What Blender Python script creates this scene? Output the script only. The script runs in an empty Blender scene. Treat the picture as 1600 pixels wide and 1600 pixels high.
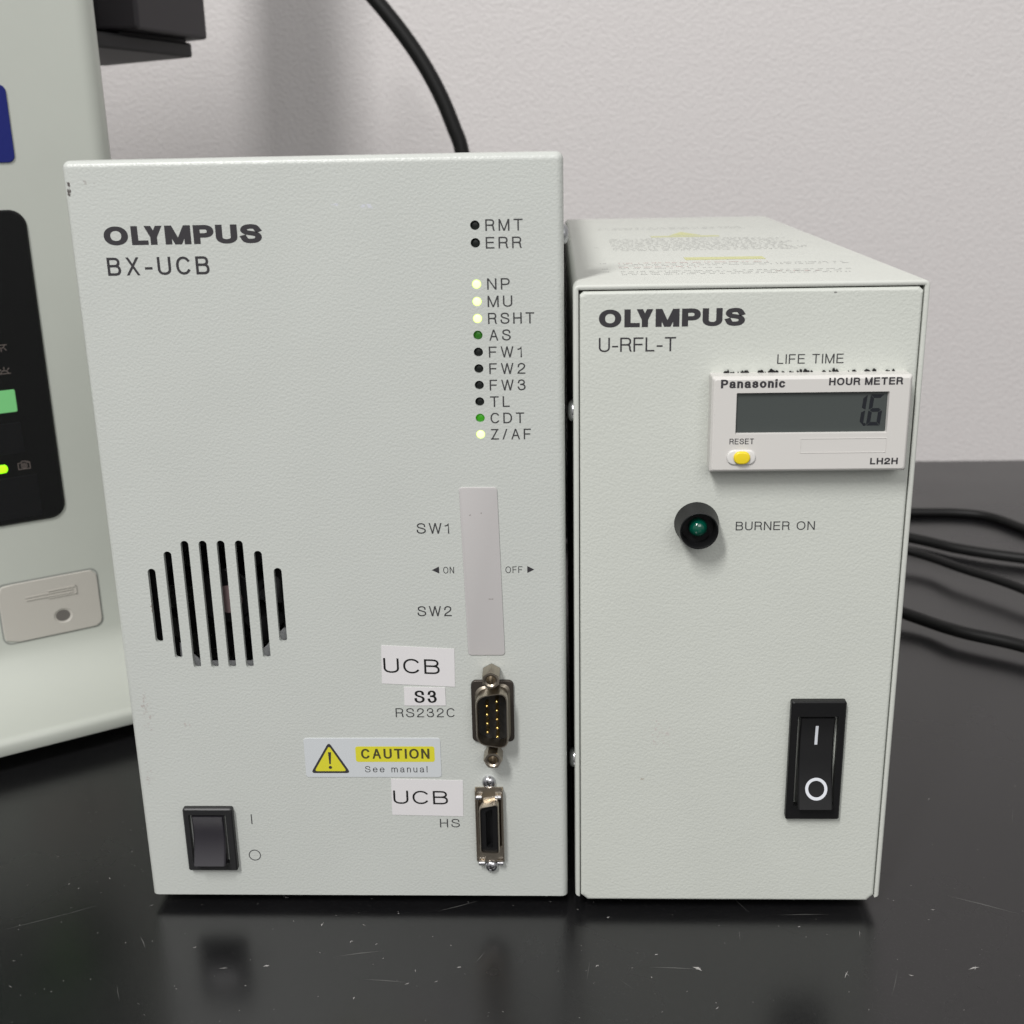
import bpy, bmesh, math, random
from mathutils import Vector, Matrix
random.seed(7)
PI = math.pi
S = 0.001                       # everything below is written in millimetres
scn = bpy.context.scene
C = scn.collection

# ------------------------------------------------------------------ camera, world, lights, exposure
cam = bpy.data.cameras.new('camera'); co = bpy.data.objects.new('camera', cam); C.objects.link(co)
r = Vector((0.99924469, 0.03385745, -0.0190717)); u = Vector((0.00800466, 0.3009218, 0.95361522)); f = Vector((-0.03802607, 0.95304761, -0.30042349))
m = Matrix((r, u, -f)).transposed().to_4x4(); m.translation = Vector((-0.00212, -0.31191, 0.22446)); co.matrix_world = m
cam.sensor_width = 36; cam.lens = 42.148; cam.clip_start = 0.01; cam.clip_end = 20
cam.dof.use_dof = True; cam.dof.focus_distance = 0.335; cam.dof.aperture_fstop = 25
scn.camera = co
w = bpy.data.worlds.new('World'); scn.world = w; w.use_nodes = True
bg = w.node_tree.nodes['Background']; wn = w.node_tree           # the room around: pale ceiling above, greyer walls and floor
tcw = wn.nodes.new('ShaderNodeTexCoord'); sxw = wn.nodes.new('ShaderNodeSeparateXYZ'); crw = wn.nodes.new('ShaderNodeValToRGB'); maw = wn.nodes.new('ShaderNodeMapRange')
wn.links.new(tcw.outputs['Generated'], sxw.inputs[0]); maw.inputs[1].default_value = -1; wn.links.new(sxw.outputs[2], maw.inputs[0]); wn.links.new(maw.outputs[0], crw.inputs[0]); wn.links.new(crw.outputs[0], bg.inputs[0])
e_ = crw.color_ramp.elements; e_[0].position = .3; e_[0].color = (.42, .41, .41, 1); e_[1].position = .85; e_[1].color = (1.0, .99, .985, 1)
bg.inputs[1].default_value = 0.53
scn.view_settings.view_transform = 'Standard'; scn.view_settings.look = 'None'
scn.view_settings.exposure = 0; scn.view_settings.gamma = 1

def area(name, loc, target, sx, sy, power, col):
    l = bpy.data.lights.new(name, 'AREA'); l.shape = 'RECTANGLE'; l.size = sx; l.size_y = sy; l.energy = power; l.color = col
    o = bpy.data.objects.new(name, l); C.objects.link(o); o.location = loc
    o.rotation_euler = (Vector(target) - Vector(loc)).to_track_quat('-Z', 'Y').to_euler(); return o
area('ceiling_and_fill_light', (-0.68, -1.4, 1.85), (0.0, 0.1, 0.1), 0.22, 0.8, 46, (1, 0.985, 0.97))
area('ceiling_and_fill_light', (0.7, -2.2, 1.5), (0.1, 0.1, 0.1), 1.6, 1.2, 20, (1, 0.99, 0.98))  # soft frontal fill added to brighten the fronts, not a ceiling fitting

# ------------------------------------------------------------------ materials
MATS = {}
def mat(name, col, rough=.5, metal=0, bump=None, emit=None, var=0, coat=0, spec=.5, wear=None):
    """bump = (grains per mm, height mm, strength); var = brightness mottling; wear = extra node builder"""
    if name in MATS: return MATS[name]
    M = bpy.data.materials.new(name); M.use_nodes = True; nt = M.node_tree; N = nt.nodes; L = nt.links
    b = N['Principled BSDF']; b.inputs['Base Color'].default_value = (*col, 1); b.inputs['Roughness'].default_value = rough
    b.inputs['Metallic'].default_value = metal; b.inputs['Coat Weight'].default_value = coat; b.inputs['Specular IOR Level'].default_value = spec
    tc = N.new('ShaderNodeTexCoord')
    csock = None
    if var:
        n = N.new('ShaderNodeTexNoise'); n.inputs['Scale'].default_value = 45; n.inputs['Detail'].default_value = 5
        L.new(tc.outputs['Object'], n.inputs['Vector'])
        mr = N.new('ShaderNodeMapRange'); mr.inputs[1].default_value = .3; mr.inputs[2].default_value = .7
        mr.inputs[3].default_value = 1 - var; mr.inputs[4].default_value = 1 + var; L.new(n.outputs[0], mr.inputs[0])
        mx = N.new('ShaderNodeMix'); mx.data_type = 'RGBA'; mx.blend_type = 'MULTIPLY'; mx.inputs[0].default_value = 1
        mx.inputs[6].default_value = (*col, 1); cmb = N.new('ShaderNodeCombineColor')
        for i in range(3): L.new(mr.outputs[0], cmb.inputs[i])
        L.new(cmb.outputs[0], mx.inputs[7]); csock = mx.outputs[2]
    if wear: csock = wear(nt, tc, csock, col)
    if csock: L.new(csock, b.inputs['Base Color'])
    if bump:
        g, h, st = bump
        n = N.new('ShaderNodeTexNoise'); n.inputs['Scale'].default_value = g * 1000; n.inputs['Detail'].default_value = 1.2; n.inputs['Roughness'].default_value = .45
        L.new(tc.outputs['Object'], n.inputs['Vector'])
        bp = N.new('ShaderNodeBump'); bp.inputs['Strength'].default_value = st; bp.inputs['Distance'].default_value = h * S
        L.new(n.outputs[0], bp.inputs['Height']); L.new(bp.outputs[0], b.inputs['Normal'])
    if emit:
        b.inputs['Emission Color'].default_value = (*emit[0], 1); b.inputs['Emission Strength'].default_value = emit[1]
    MATS[name] = M; return M

def spot_wear(spots):
    """faint dirt with a shape of its own: spots = [(x, z, rx, rz, threshold, colour)] in mm, on the object's own coordinates"""
    def fn(nt, tc, csock, col):
        N = nt.nodes; L = nt.links
        sep = N.new('ShaderNodeSeparateXYZ'); L.new(tc.outputs['Object'], sep.inputs[0])
        no = N.new('ShaderNodeTexNoise'); no.inputs['Scale'].default_value = 1300; no.inputs['Detail'].default_value = 3; L.new(tc.outputs['Object'], no.inputs['Vector'])
        def math_(op, a, b_=None):
            k = N.new('ShaderNodeMath'); k.operation = op
            for i, v in enumerate((a, b_)):
                if v is None: continue
                if isinstance(v, (int, float)): k.inputs[i].default_value = v
                else: L.new(v, k.inputs[i])
            return k.outputs[0]
        for (x, z, rx, rz, th, c2) in spots:
            dx = math_('DIVIDE', math_('SUBTRACT', sep.outputs[0], x * S), rx * S)
            dz = math_('DIVIDE', math_('SUBTRACT', sep.outputs[2], z * S), rz * S)
            d = math_('ADD', math_('MULTIPLY', dx, dx), math_('MULTIPLY', dz, dz))
            fall = math_('MAXIMUM', math_('SUBTRACT', 1.0, d), 0.0)
            v = math_('ADD', math_('MULTIPLY', fall, .35), no.outputs[0])
            mr = N.new('ShaderNodeMapRange'); mr.inputs[1].default_value = th; mr.inputs[2].default_value = th + .12
            L.new(v, mr.inputs[0]); k = math_('MULTIPLY', mr.outputs[0], math_('MINIMUM', math_('MULTIPLY', fall, 3.0), 1.0))
            mx = N.new('ShaderNodeMix'); mx.data_type = 'RGBA'; L.new(k, mx.inputs[0])
            if csock: L.new(csock, mx.inputs[6])
            else: mx.inputs[6].default_value = (*col, 1)
            mx.inputs[7].default_value = (*c2, 1); csock = mx.outputs[2]
        return csock
    return fn

# the control unit's root stands at (-63, 75, 0) mm, so wear spots are given relative to it
def rx(x): return x + 63
A_paint = mat('powder_coat_grey', (.50, .52, .492), .37, bump=(1.4, .18, .54), var=.015, wear=spot_wear([
    (rx(-125.9), 213.2, .7, 2.8, .66, (.09, .08, .075)), (rx(-121), 214.8, 4.0, 1.2, .87, (.36, .35, .33)),
    (rx(-122.5), 66, 3.2, 14, .86, (.41, .385, .365)), (rx(-124), 45, 2.4, 10, .88, (.42, .40, .38)),
    (rx(-111), 62, 3.5, 2, .87, (.44, .42, .40)), (rx(-50), 207.7, 2.6, .8, .68, (.54, .555, .60)), (rx(-58), 208.3, 1.4, .5, .72, (.54, .555, .60)),
    (rx(-116.6), 99, 1.2, 4, .74, (.30, .27, .24)), (rx(-4.5), 205, 1.2, 1.6, .84, (.58, .59, .59))]))
B_paint = mat('powder_coat_cream_grey', (.545, .565, .522), .37, bump=(1.4, .18, .54), var=.015, wear=spot_wear([
    (27-47, 60, 9, 11, .90, (.50, .46, .44)), (69-47, 184.6, .7, .3, .62, (.2, .2, .19)), (22-47, 45, 1.2, .5, .74, (.38, .35, .3))]))
B_cover = mat('powder_coat_cover', (.545, .56, .52), .45, bump=(.95, .10, .4), var=.01)
scope_paint = mat('smooth_grey_paint', (.47, .49, .445), .42, bump=(.5, .03, .3), var=.01)
ink = mat('dark_grey_ink', (.036, .034, .038), .55, spec=.3)
ink_light = mat('thin_grey_ink', (.045, .045, .047), .55, spec=.3)
ink_black = mat('black_ink', (.008, .008, .008), .5, spec=.3)
ink_pale = mat('pale_print', (.33, .335, .32), .55)
ink_red = mat('red_print', (.50, .30, .29), .55)
ink_white = mat('white_ink', (.62, .64, .68), .5)
label_white = mat('label_paper', (.66, .645, .65), .38, var=.01)
label_silver = mat('silver_label', (.545, .57, .585), .33)
strip_mat = mat('blank_strip', (.47, .455, .45), .36, wear=spot_wear([(-26+63, 125.5, .5, .4, .66, (.25, .23, .22)), (-23+63, 126, .3, .3, .66, (.25, .23, .22)), (-21+63, 100.8, .9, .25, .64, (.28, .26, .25))]))
yellow = mat('yellow_print', (.62, .58, .035), .4)
yellow_pale = mat('yellow_strip', (.56, .57, .28), .5)
plastic_black = mat('black_plastic', (.006, .006, .0065), .42, bump=(2, .02, .3), spec=.28)
plastic_switch = mat('charcoal_plastic', (.016, .016, .017), .40, bump=(2.5, .02, .3), spec=.35)
rocker_black = mat('black_rocker', (.007, .007, .0075), .33, spec=.5)
rocker_mat = mat('satin_rocker', (.020, .018, .023), .34, spec=.75)
rubber = mat('black_rubber', (.008, .008, .008), .5, spec=.25)
hole = mat('dark_inside', (.01, .01, .01), .7)
nickel = mat('nickel', (.40, .355, .29), .30, 1, bump=(1.5, .03, .4))
nickel_dark = mat('dark_flange', (.07, .06, .052), .40, .7, bump=(1.5, .03, .4))
steel = mat('bright_steel', (.62, .62, .64), .22, 1)
zinc = mat('zinc_plate', (.42, .43, .44), .4, .7)
gold = mat('gold_pin', (.85, .60, .20), .25, 1)
led_off = mat('unlit_lamp', (.008, .010, .009), .5, spec=.3)
led_dim = mat('dim_green_lamp', (.015, .09, .008), .35, emit=((.03, .20, .0), .25))
led_mid = mat('green_lamp', (.02, .16, .01), .35, emit=((.05, .40, .0), .42))
led_on = mat('lit_lamp', (.25, .3, .1), .4, emit=((1.0, 1.0, .62), 1.1))
led_rim = mat('lit_lamp_rim', (.3, .4, .1), .4, emit=((.72, .95, .22), 1.15))
meter_mat = mat('meter_plastic', (.60, .585, .56), .35)
lcd_mat = mat('lcd_grey', (.058, .067, .064), .16, spec=.6)
lcd_seg = mat('lcd_segment', (.010, .012, .016), .16, spec=.6)
button_yellow = mat('yellow_button', (.78, .60, .02), .3)
button_guard = mat('button_guard', (.66, .65, .63), .3)
lamp_green = mat('green_lens', (.0, .065, .04), .12, coat=.6)
panel_black = mat('control_panel_black', (.005, .005, .0055), .26, spec=.3)
icon_grey = mat('icon_grey', (.11, .09, .082), .5)
blue = mat('blue_badge', (.008, .014, .14), .4, spec=.3)
lcd_green = mat('green_display', (.10, .30, .11), .3, emit=((.16, .48, .18), .45))
led_lime = mat('lime_lamp', (.2, .8, .02), .3, emit=((.30, 1.0, .0), 1.6))
plate_beige = mat('beige_plate', (.46, .44, .40), .45)
stage_black = mat('matte_black_metal', (.010, .010, .011), .5, spec=.3)
stage_grey = mat('worn_black_metal', (.022, .019, .023), .5, spec=.4)
cable_mat = mat('cable_rubber', (.005, .005, .005), .5, spec=.28)

def table_mat():
    M = bpy.data.materials.new('black_bench'); M.use_nodes = True; nt = M.node_tree; N = nt.nodes; L = nt.links
    b = N['Principled BSDF']; b.inputs['Specular IOR Level'].default_value = .68
    tc = N.new('ShaderNodeTexCoord')
    n = N.new('ShaderNodeTexNoise'); n.inputs['Scale'].default_value = 14; n.inputs['Detail'].default_value = 6; L.new(tc.outputs['Object'], n.inputs[0])
    cr = N.new('ShaderNodeValToRGB'); cr.color_ramp.elements[0].position = .35; cr.color_ramp.elements[0].color = (.0046, .0046, .0051, 1)
    cr.color_ramp.elements[1].position = .7; cr.color_ramp.elements[1].color = (.0075, .0073, .0080, 1); L.new(n.outputs[0], cr.inputs[0])
    # fine dust: tiny light speckles
    n2 = N.new('ShaderNodeTexNoise'); n2.inputs['Scale'].default_value = 1500; n2.inputs['Detail'].default_value = 2; L.new(tc.outputs['Object'], n2.inputs[0])
    m2 = N.new('ShaderNodeMapRange'); m2.inputs[1].default_value = .60; m2.inputs[2].default_value = .80; m2.inputs[3].default_value = 0; m2.inputs[4].default_value = .25; L.new(n2.outputs[0], m2.inputs[0])
    mx = N.new('ShaderNodeMix'); mx.data_type = 'RGBA'; L.new(m2.outputs[0], mx.inputs[0]); L.new(cr.outputs[0], mx.inputs[6]); mx.inputs[7].default_value = (.10, .10, .10, 1)
    L.new(mx.outputs[2], b.inputs['Base Color'])
    rr = N.new('ShaderNodeMapRange'); rr.inputs[1].default_value = .3; rr.inputs[2].default_value = .7; rr.inputs[3].default_value = .22; rr.inputs[4].default_value = .29; L.new(n.outputs[0], rr.inputs[0])
    L.new(rr.outputs[0], b.inputs['Roughness'])
    n3 = N.new('ShaderNodeTexNoise'); n3.inputs['Scale'].default_value = 900; n3.inputs['Detail'].default_value = 1; L.new(tc.outputs['Object'], n3.inputs[0])
    bp = N.new('ShaderNodeBump'); bp.inputs['Strength'].default_value = .25; bp.inputs['Distance'].default_value = .00003; L.new(n3.outputs[0], bp.inputs['Height']); L.new(bp.outputs[0], b.inputs['Normal'])
    return M
def wall_mat():
    M = bpy.data.materials.new('painted_wall'); M.use_nodes = True; nt = M.node_tree; N = nt.nodes; L = nt.links
    b = N['Principled BSDF']; b.inputs['Roughness'].default_value = .55
    tc = N.new('ShaderNodeTexCoord')
    mp = N.new('ShaderNodeMapping'); mp.inputs['Scale'].default_value = (1, 1, 1.15); L.new(tc.outputs['Object'], mp.inputs[0])
    n = N.new('ShaderNodeTexNoise'); n.inputs['Scale'].default_value = 430; n.inputs['Detail'].default_value = 2; n.inputs['Roughness'].default_value = .5; L.new(mp.outputs[0], n.inputs[0])
    bp = N.new('ShaderNodeBump'); bp.inputs['Strength'].default_value = .7; bp.inputs['Distance'].default_value = .0007; L.new(n.outputs[0], bp.inputs['Height']); L.new(bp.outputs[0], b.inputs['Normal'])
    cr = N.new('ShaderNodeValToRGB'); cr.color_ramp.elements[0].position = .3; cr.color_ramp.elements[0].color = (.615, .588, .582, 1)
    cr.color_ramp.elements[1].position = .7; cr.color_ramp.elements[1].color = (.635, .609, .602, 1); L.new(n.outputs[0], cr.inputs[0]); L.new(cr.outputs[0], b.inputs['Base Color'])
    return M

# ------------------------------------------------------------------ object helpers
WPOS = {}                         # world position (mm) of each thing's origin; parts are written in world mm and shifted
def thing(name, label, cat, loc, group=None):
    o = bpy.data.objects.new(name, None); C.objects.link(o); o.empty_display_size = .02
    o.location = Vector(loc) * S; WPOS[o.name] = Vector(loc); o['label'] = label; o['category'] = cat
    if group: o['group'] = group
    return o
class MB:
    def __init__(s): s.v = []; s.f = []
    def add(s, vs, fs):
        k = len(s.v); s.v += [tuple(p) for p in vs]; s.f += [tuple(k + i for i in q) for q in fs]; return s
    def box(s, x0, x1, y0, y1, z0, z1):
        return s.add([(x0,y0,z0),(x1,y0,z0),(x1,y1,z0),(x0,y1,z0),(x0,y0,z1),(x1,y0,z1),(x1,y1,z1),(x0,y1,z1)],
                     [(0,3,2,1),(4,5,6,7),(0,1,5,4),(1,2,6,5),(2,3,7,6),(3,0,4,7)])
    def prism(s, poly, y0, y1, cap=True):
        """poly of (x, z) counter-clockwise seen from the front (-Y); from y0 (front) to y1 (back)"""
        n = len(poly); vs = [(x, y0, z) for x, z in poly] + [(x, y1, z) for x, z in poly]
        fs = [(i, i + n, (i + 1) % n + n, (i + 1) % n) for i in range(n)]
        if cap: fs += [tuple(range(n)), tuple(range(2*n - 1, n - 1, -1))]
        return s.add(vs, fs)
    def loft(s, rings, cap0=True, cap1=True):
        n = len(rings[0]); vs = [p for r_ in rings for p in r_]; fs = []
        for k in range(len(rings) - 1):
            for i in range(n): fs.append((k*n + i, (k+1)*n + i, (k+1)*n + (i+1) % n, k*n + (i+1) % n))
        if cap0: fs.append(tuple(range(n)))
        if cap1: fs.append(tuple(range(len(rings)*n - 1, (len(rings)-1)*n - 1, -1)))
        return s.add(vs, fs)
    def mesh(s, name, off=(0,0,0)):
        me = bpy.data.meshes.new(name); o = Vector(off)
        me.from_pydata([tuple((Vector(p) - o) * S) for p in s.v], [], s.f); me.update(); return me
    def build(s, name, m, parent=None, smooth=None, bevel=None, seg=3, label=None, fix=True, at=None):
        off = root_pos(parent) if at is None else at
        me = s.mesh(name, off)
        bm = bmesh.new(); bm.from_mesh(me)
        if fix: bmesh.ops.recalc_face_normals(bm, faces=bm.faces)
        if bevel:
            es = [e for e in bm.edges if len(e.link_faces) == 2 and e.calc_face_angle() > .5]
            bmesh.ops.bevel(bm, geom=es, offset=bevel * S, segments=seg, affect='EDGES', profile=.5, clamp_overlap=True)
        bm.to_mesh(me); bm.free()
        if smooth is not None:
            for p in me.polygons: p.use_smooth = True
            me.set_sharp_from_angle(angle=math.radians(smooth))
        me.materials.append(m)
        return link(name, me, parent, label)
def root_pos(o):
    while o is not None and o.parent: o = o.parent
    return WPOS.get(o.name, Vector((0,0,0))) if o is not None else Vector((0,0,0))
def link(name, me, parent=None, label=None, loc=None):
    o = bpy.data.objects.new(name, me); C.objects.link(o)
    if parent: o.parent = parent
    if loc is not None: o.location = Vector(loc) * S
    if label: o['label'] = label
    return o
def rrect(x0, x1, z0, z1, r_, n=6):
    rs = r_ if isinstance(r_, (tuple, list)) else (r_,)*4     # bl, br, tr, tl
    out = []
    for (cx, cz, a, q) in ((x0 + rs[0], z0 + rs[0], PI, rs[0]), (x1 - rs[1], z0 + rs[1], 1.5*PI, rs[1]), (x1 - rs[2], z1 - rs[2], 0, rs[2]), (x0 + rs[3], z1 - rs[3], .5*PI, rs[3])):
        if q < 1e-6: out.append((cx, cz)); continue
        for i in range(n + 1): t = a + i / n * PI / 2; out.append((cx + q*math.cos(t), cz + q*math.sin(t)))
    return out
def circ(cx, cz, r_, n=24, a0=0): return [(cx + r_*math.cos(a0 + 2*PI*i/n), cz + r_*math.sin(a0 + 2*PI*i/n)) for i in range(n)]
def inset_poly(poly, d):
    cx = sum(p[0] for p in poly)/len(poly); cz = sum(p[1] for p in poly)/len(poly)
    hx = max(abs(p[0]-cx) for p in poly); hz = max(abs(p[1]-cz) for p in poly)
    return [(cx + (p[0]-cx)*(1 - d/hx), cz + (p[1]-cz)*(1 - d/hz)) for p in poly]
def soft_plate(mb, poly, y_front, y_back, b):
    """a plate with its front rim rounded over b mm"""
    rings = [[(x, y_back, z) for x, z in poly], [(x, y_front + b, z) for x, z in poly]]
    for k in range(1, 5):
        t = k/4*PI/2; q = inset_poly(poly, b*(1 - math.cos(t))); rings.append([(x, y_front + b*(1 - math.sin(t)), z) for x, z in q])
    return mb.loft(rings)
def ring_wall(mb, outer, inner, y0, y1):
    """a tube wall between two outlines of equal length"""
    n = len(outer); vs = [(x, y0, z) for x, z in outer] + [(x, y1, z) for x, z in outer] + [(x, y0, z) for x, z in inner] + [(x, y1, z) for x, z in inner]
    fs = []
    for i in range(n):
        j = (i+1) % n
        fs += [(i, i+n, j+n, j), (i+2*n, j+2*n, j+3*n, i+3*n), (i, j, j+2*n, i+2*n), (i+n, i+3*n, j+3*n, j+n)]
    return mb.add(vs, fs)
def lathe(mb, cx, cz, prof, n=28, axis='y', base=0):
    """prof = [(radius, depth towards viewer)]; axis y: out along -Y from base; axis x: out along +X (sign in prof)"""
    rings = []
    for rad, o in prof:
        if axis == 'y': rings.append([(cx + rad*math.cos(2*PI*i/n), base - o, cz + rad*math.sin(2*PI*i/n)) for i in range(n)])
        else: rings.append([(base + o, cx + rad*math.cos(2*PI*i/n), cz + rad*math.sin(2*PI*i/n)) for i in range(n)])
    return mb.loft(rings)
def tube(pts, rad, n=14, sub=10):
    P = [Vector(p) for p in pts]; Q = []
    for i in range(len(P) - 1):
        a = P[max(i-1, 0)]; b = P[i]; c = P[i+1]; d = P[min(i+2, len(P)-1)]
        for k in range(sub):
            t = k/sub; Q.append(.5*((2*b) + (c-a)*t + (2*a-5*b+4*c-d)*t*t + (-a+3*b-3*c+d)*t**3))
    Q.append(P[-1]); mb = MB(); rings = []; up = Vector((0, 0, 1)); prev = None
    for i, q in enumerate(Q):
        t = (Q[min(i+1, len(Q)-1)] - Q[max(i-1, 0)]).normalized()
        if prev is None:
            a = t.cross(up);  a = a if a.length > .1 else t.cross(Vector((1, 0, 0)))
        else: a = prev - t*prev.dot(t)
        a.normalize(); b = t.cross(a); prev = a
        rings.append([q + rad*(math.cos(2*PI*k/n)*a + math.sin(2*PI*k/n)*b) for k in range(n)])
    return mb.loft(rings)
def cut(me, cutters):
    """boolean difference of a mesh (already in object space) with cutter MBs given in the same offset"""
    a = bpy.data.objects.new('tmp', me); C.objects.link(a); tmp = []
    md = None
    for cm in cutters:
        b = bpy.data.objects.new('tmpc', cm); C.objects.link(b); tmp.append(b)
        bm = bmesh.new(); bm.from_mesh(cm); bmesh.ops.recalc_face_normals(bm, faces=bm.faces); bm.to_mesh(cm); bm.free()
        md = a.modifiers.new('b', 'BOOLEAN'); md.operation = 'DIFFERENCE'; md.solver = 'EXACT'; md.object = b
    dg = bpy.context.evaluated_depsgraph_get(); dg.update()
    out = bpy.data.meshes.new_from_object(a.evaluated_get(dg))
    for o in [a] + tmp: bpy.data.objects.remove(o)
    return out

# ------------------------------------------------------------------ stroke lettering (own letter shapes, no font file)
def arc(cx, cy, rx_, ry, a0, a1, n=14, e=1.0):
    out = []
    for i in range(n + 1):
        t = math.radians(a0 + (a1 - a0)*i/n); c = math.cos(t); s_ = math.sin(t)
        out.append((cx + rx_*math.copysign(abs(c)**e, c), cy + ry*math.copysign(abs(s_)**e, s_)))
    return out
def spl(pts, n=7):
    out = []
    for i in range(len(pts) - 1):
        a = pts[max(i-1, 0)]; b = pts[i]; c = pts[i+1]; d = pts[min(i+2, len(pts)-1)]
        for k in range(n):
            t = k/n; out.append(tuple(.5*((2*b[j]) + (c[j]-a[j])*t + (2*a[j]-5*b[j]+4*c[j]-d[j])*t*t + (-a[j]+3*b[j]-3*c[j]+d[j])*t**3) for j in (0, 1)))
    out.append(pts[-1]); return out
S_ = spl([(.62,.73),(.585,.90),(.45,.985),(.31,1),(.15,.965),(.045,.86),(.04,.71),(.14,.60),(.33,.53),(.52,.455),(.64,.36),(.65,.20),(.55,.06),(.34,0),(.14,.04),(.02,.15),(0,.30)], 5)
G = {
 'A': (.70, [('d',(0,0),(.35,1)), ('d',(.70,0),(.35,1)), [(.14,.35),(.56,.35)]]),
 'B': (.62, [[(0,0),(0,1)], [(0,1),(.34,1)] + arc(.34,.77,.24,.23,88,-88,10,.85) + [(0,.54)], [(0,.54),(.36,.54)] + arc(.36,.27,.26,.27,88,-88,10,.85) + [(0,0)]]),
 'C': (.68, [arc(.35,.5,.35,.5,38,322,30,.93)]),
 'D': (.66, [[(0,0),(0,1)], [(0,1),(.26,1)] + arc(.26,.5,.40,.5,88,-88,16,.9) + [(0,0)]]),
 'E': (.56, [[(.56,1),(0,1),(0,0),(.57,0)], [(0,.53),(.52,.53)]]),
 'F': (.54, [[(.54,1),(0,1),(0,0)], [(0,.50),(.48,.50)]]),
 'H': (.62, [[(0,0),(0,1)], [(.62,0),(.62,1)], [(0,.52),(.62,.52)]]),
 'I': (.0, [[(0,0),(0,1)]]),
 'L': (.48, [[(0,1),(0,0),(.48,0)]]),
 'M': (.76, [[(0,0),(0,1)], ('d',(.01,1),(.38,0)), ('d',(.75,1),(.38,0)), [(.76,1),(.76,0)]]),
 'N': (.62, [[(0,0),(0,1)], ('d',(0,1),(.62,0)), [(.62,0),(.62,1)]]),
 'O': (.76, [arc(.38,.5,.38,.5,90,450,36,.93)]),
 'P': (.58, [[(0,0),(0,1)], [(0,1),(.32,1)] + arc(.32,.72,.27,.28,88,-88,12,.85) + [(0,.44)]]),
 'R': (.62, [[(0,0),(0,1)], [(0,1),(.36,1)] + arc(.36,.745,.25,.255,88,-88,12,.85) + [(0,.49)], spl([(.38,.49),(.53,.44),(.58,.30),(.59,.12),(.64,0)],4)]),
 'S': (.65, [S_]),
 'T': (.62, [[(0,1),(.62,1)], [(.31,1),(.31,0)]]),
 'U': (.62, [[(0,1),(0,.35)] + arc(.31,.31,.31,.31,180,360,16,.9) + [(.62,.35),(.62,1)]]),
 'W': (.98, [('d',(0,1),(.25,0)), ('d',(.49,1),(.25,0)), ('d',(.49,1),(.73,0)), ('d',(.98,1),(.73,0))]),
 'X': (.64, [('d',(0,0),(.62,1)), ('d',(.02,1),(.64,0))]),
 'Y': (.66, [('d',(0,1),(.33,.40)), ('d',(.66,1),(.33,.40)), [(.33,.45),(.33,0)]]),
 'Z': (.60, [[(.02,1),(.59,1)], ('d',(.58,1),(.01,0)), [(0,0),(.60,0)]]),
 '$': (.62, [spl([(.60,.76),(.50,.95),(.31,1),(.10,.94),(.02,.76),(.12,.60),(.33,.535),(.53,.46),(.62,.27),(.53,.06),(.31,0),(.10,.05),(.01,.25)], 5)]),
 '1': (.26, [[(0,.76),(.12,.79),(.22,.87),(.25,1),(.25,0)]]),
 '2': (.56, [spl([(.02,.68),(.06,.88),(.20,.985),(.34,.99),(.50,.90),(.545,.72),(.47,.54),(.28,.36),(.08,.20),(.0,0)],5) + [(.56,0)]]),
 '3': (.57, [spl([(.02,.74),(.08,.92),(.25,1),(.42,.96),(.51,.80),(.46,.62),(.22,.54)],5), spl([(.22,.54),(.48,.48),(.57,.28),(.49,.08),(.28,0),(.09,.06),(0,.26)],5)]),
 '-': (.28, [[(0,.36),(.28,.36)]]),
 '/': (.36, [('d',(0,0),(.36,1))]),
 ' ': (.30, []),
 'a': (.50, [spl([(.03,.54),(.08,.68),(.22,.735),(.38,.71),(.45,.58),(.45,.30),(.46,.08),(.51,.0)],5), spl([(.45,.42),(.30,.39),(.08,.34),(.0,.18),(.08,.02),(.25,.0),(.40,.07),(.45,.2)],5)]),
 'c': (.48, [arc(.26,.365,.26,.365,40,320,22)]),
 'e': (.52, [spl([(0,.40),(.52,.40),(.50,.56),(.41,.69),(.26,.735),(.10,.67),(.01,.50),(.0,.30),(.07,.08),(.25,0),(.42,.04),(.51,.18)],5)]),
 'i': (.0, [[(0,0),(0,.66)], [(0,.97),(0,1)]]),
 'l': (.0, [[(0,0),(0,1)]]),
 'm': (.78, [[(0,0),(0,.73)], [(0,.48)] + arc(.195,.50,.195,.235,170,10,10) + [(.39,.45),(.39,0)], [(.39,.48)] + arc(.585,.50,.195,.235,170,10,10) + [(.78,.45),(.78,0)]]),
 'n': (.44, [[(0,0),(0,.73)], [(0,.46)] + arc(.22,.50,.22,.235,170,10,12) + [(.44,.45),(.44,0)]]),
 'o': (.54, [arc(.27,.365,.27,.365,90,450,28)]),
 's': (.46, [[(x*.70, y*.735) for x, y in S_]]),
 'u': (.44, [[(0,.73),(0,.26)] + arc(.22,.23,.22,.23,180,350,12) + [(.44,.3)], [(.44,.73),(.44,0)]]),
}
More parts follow.
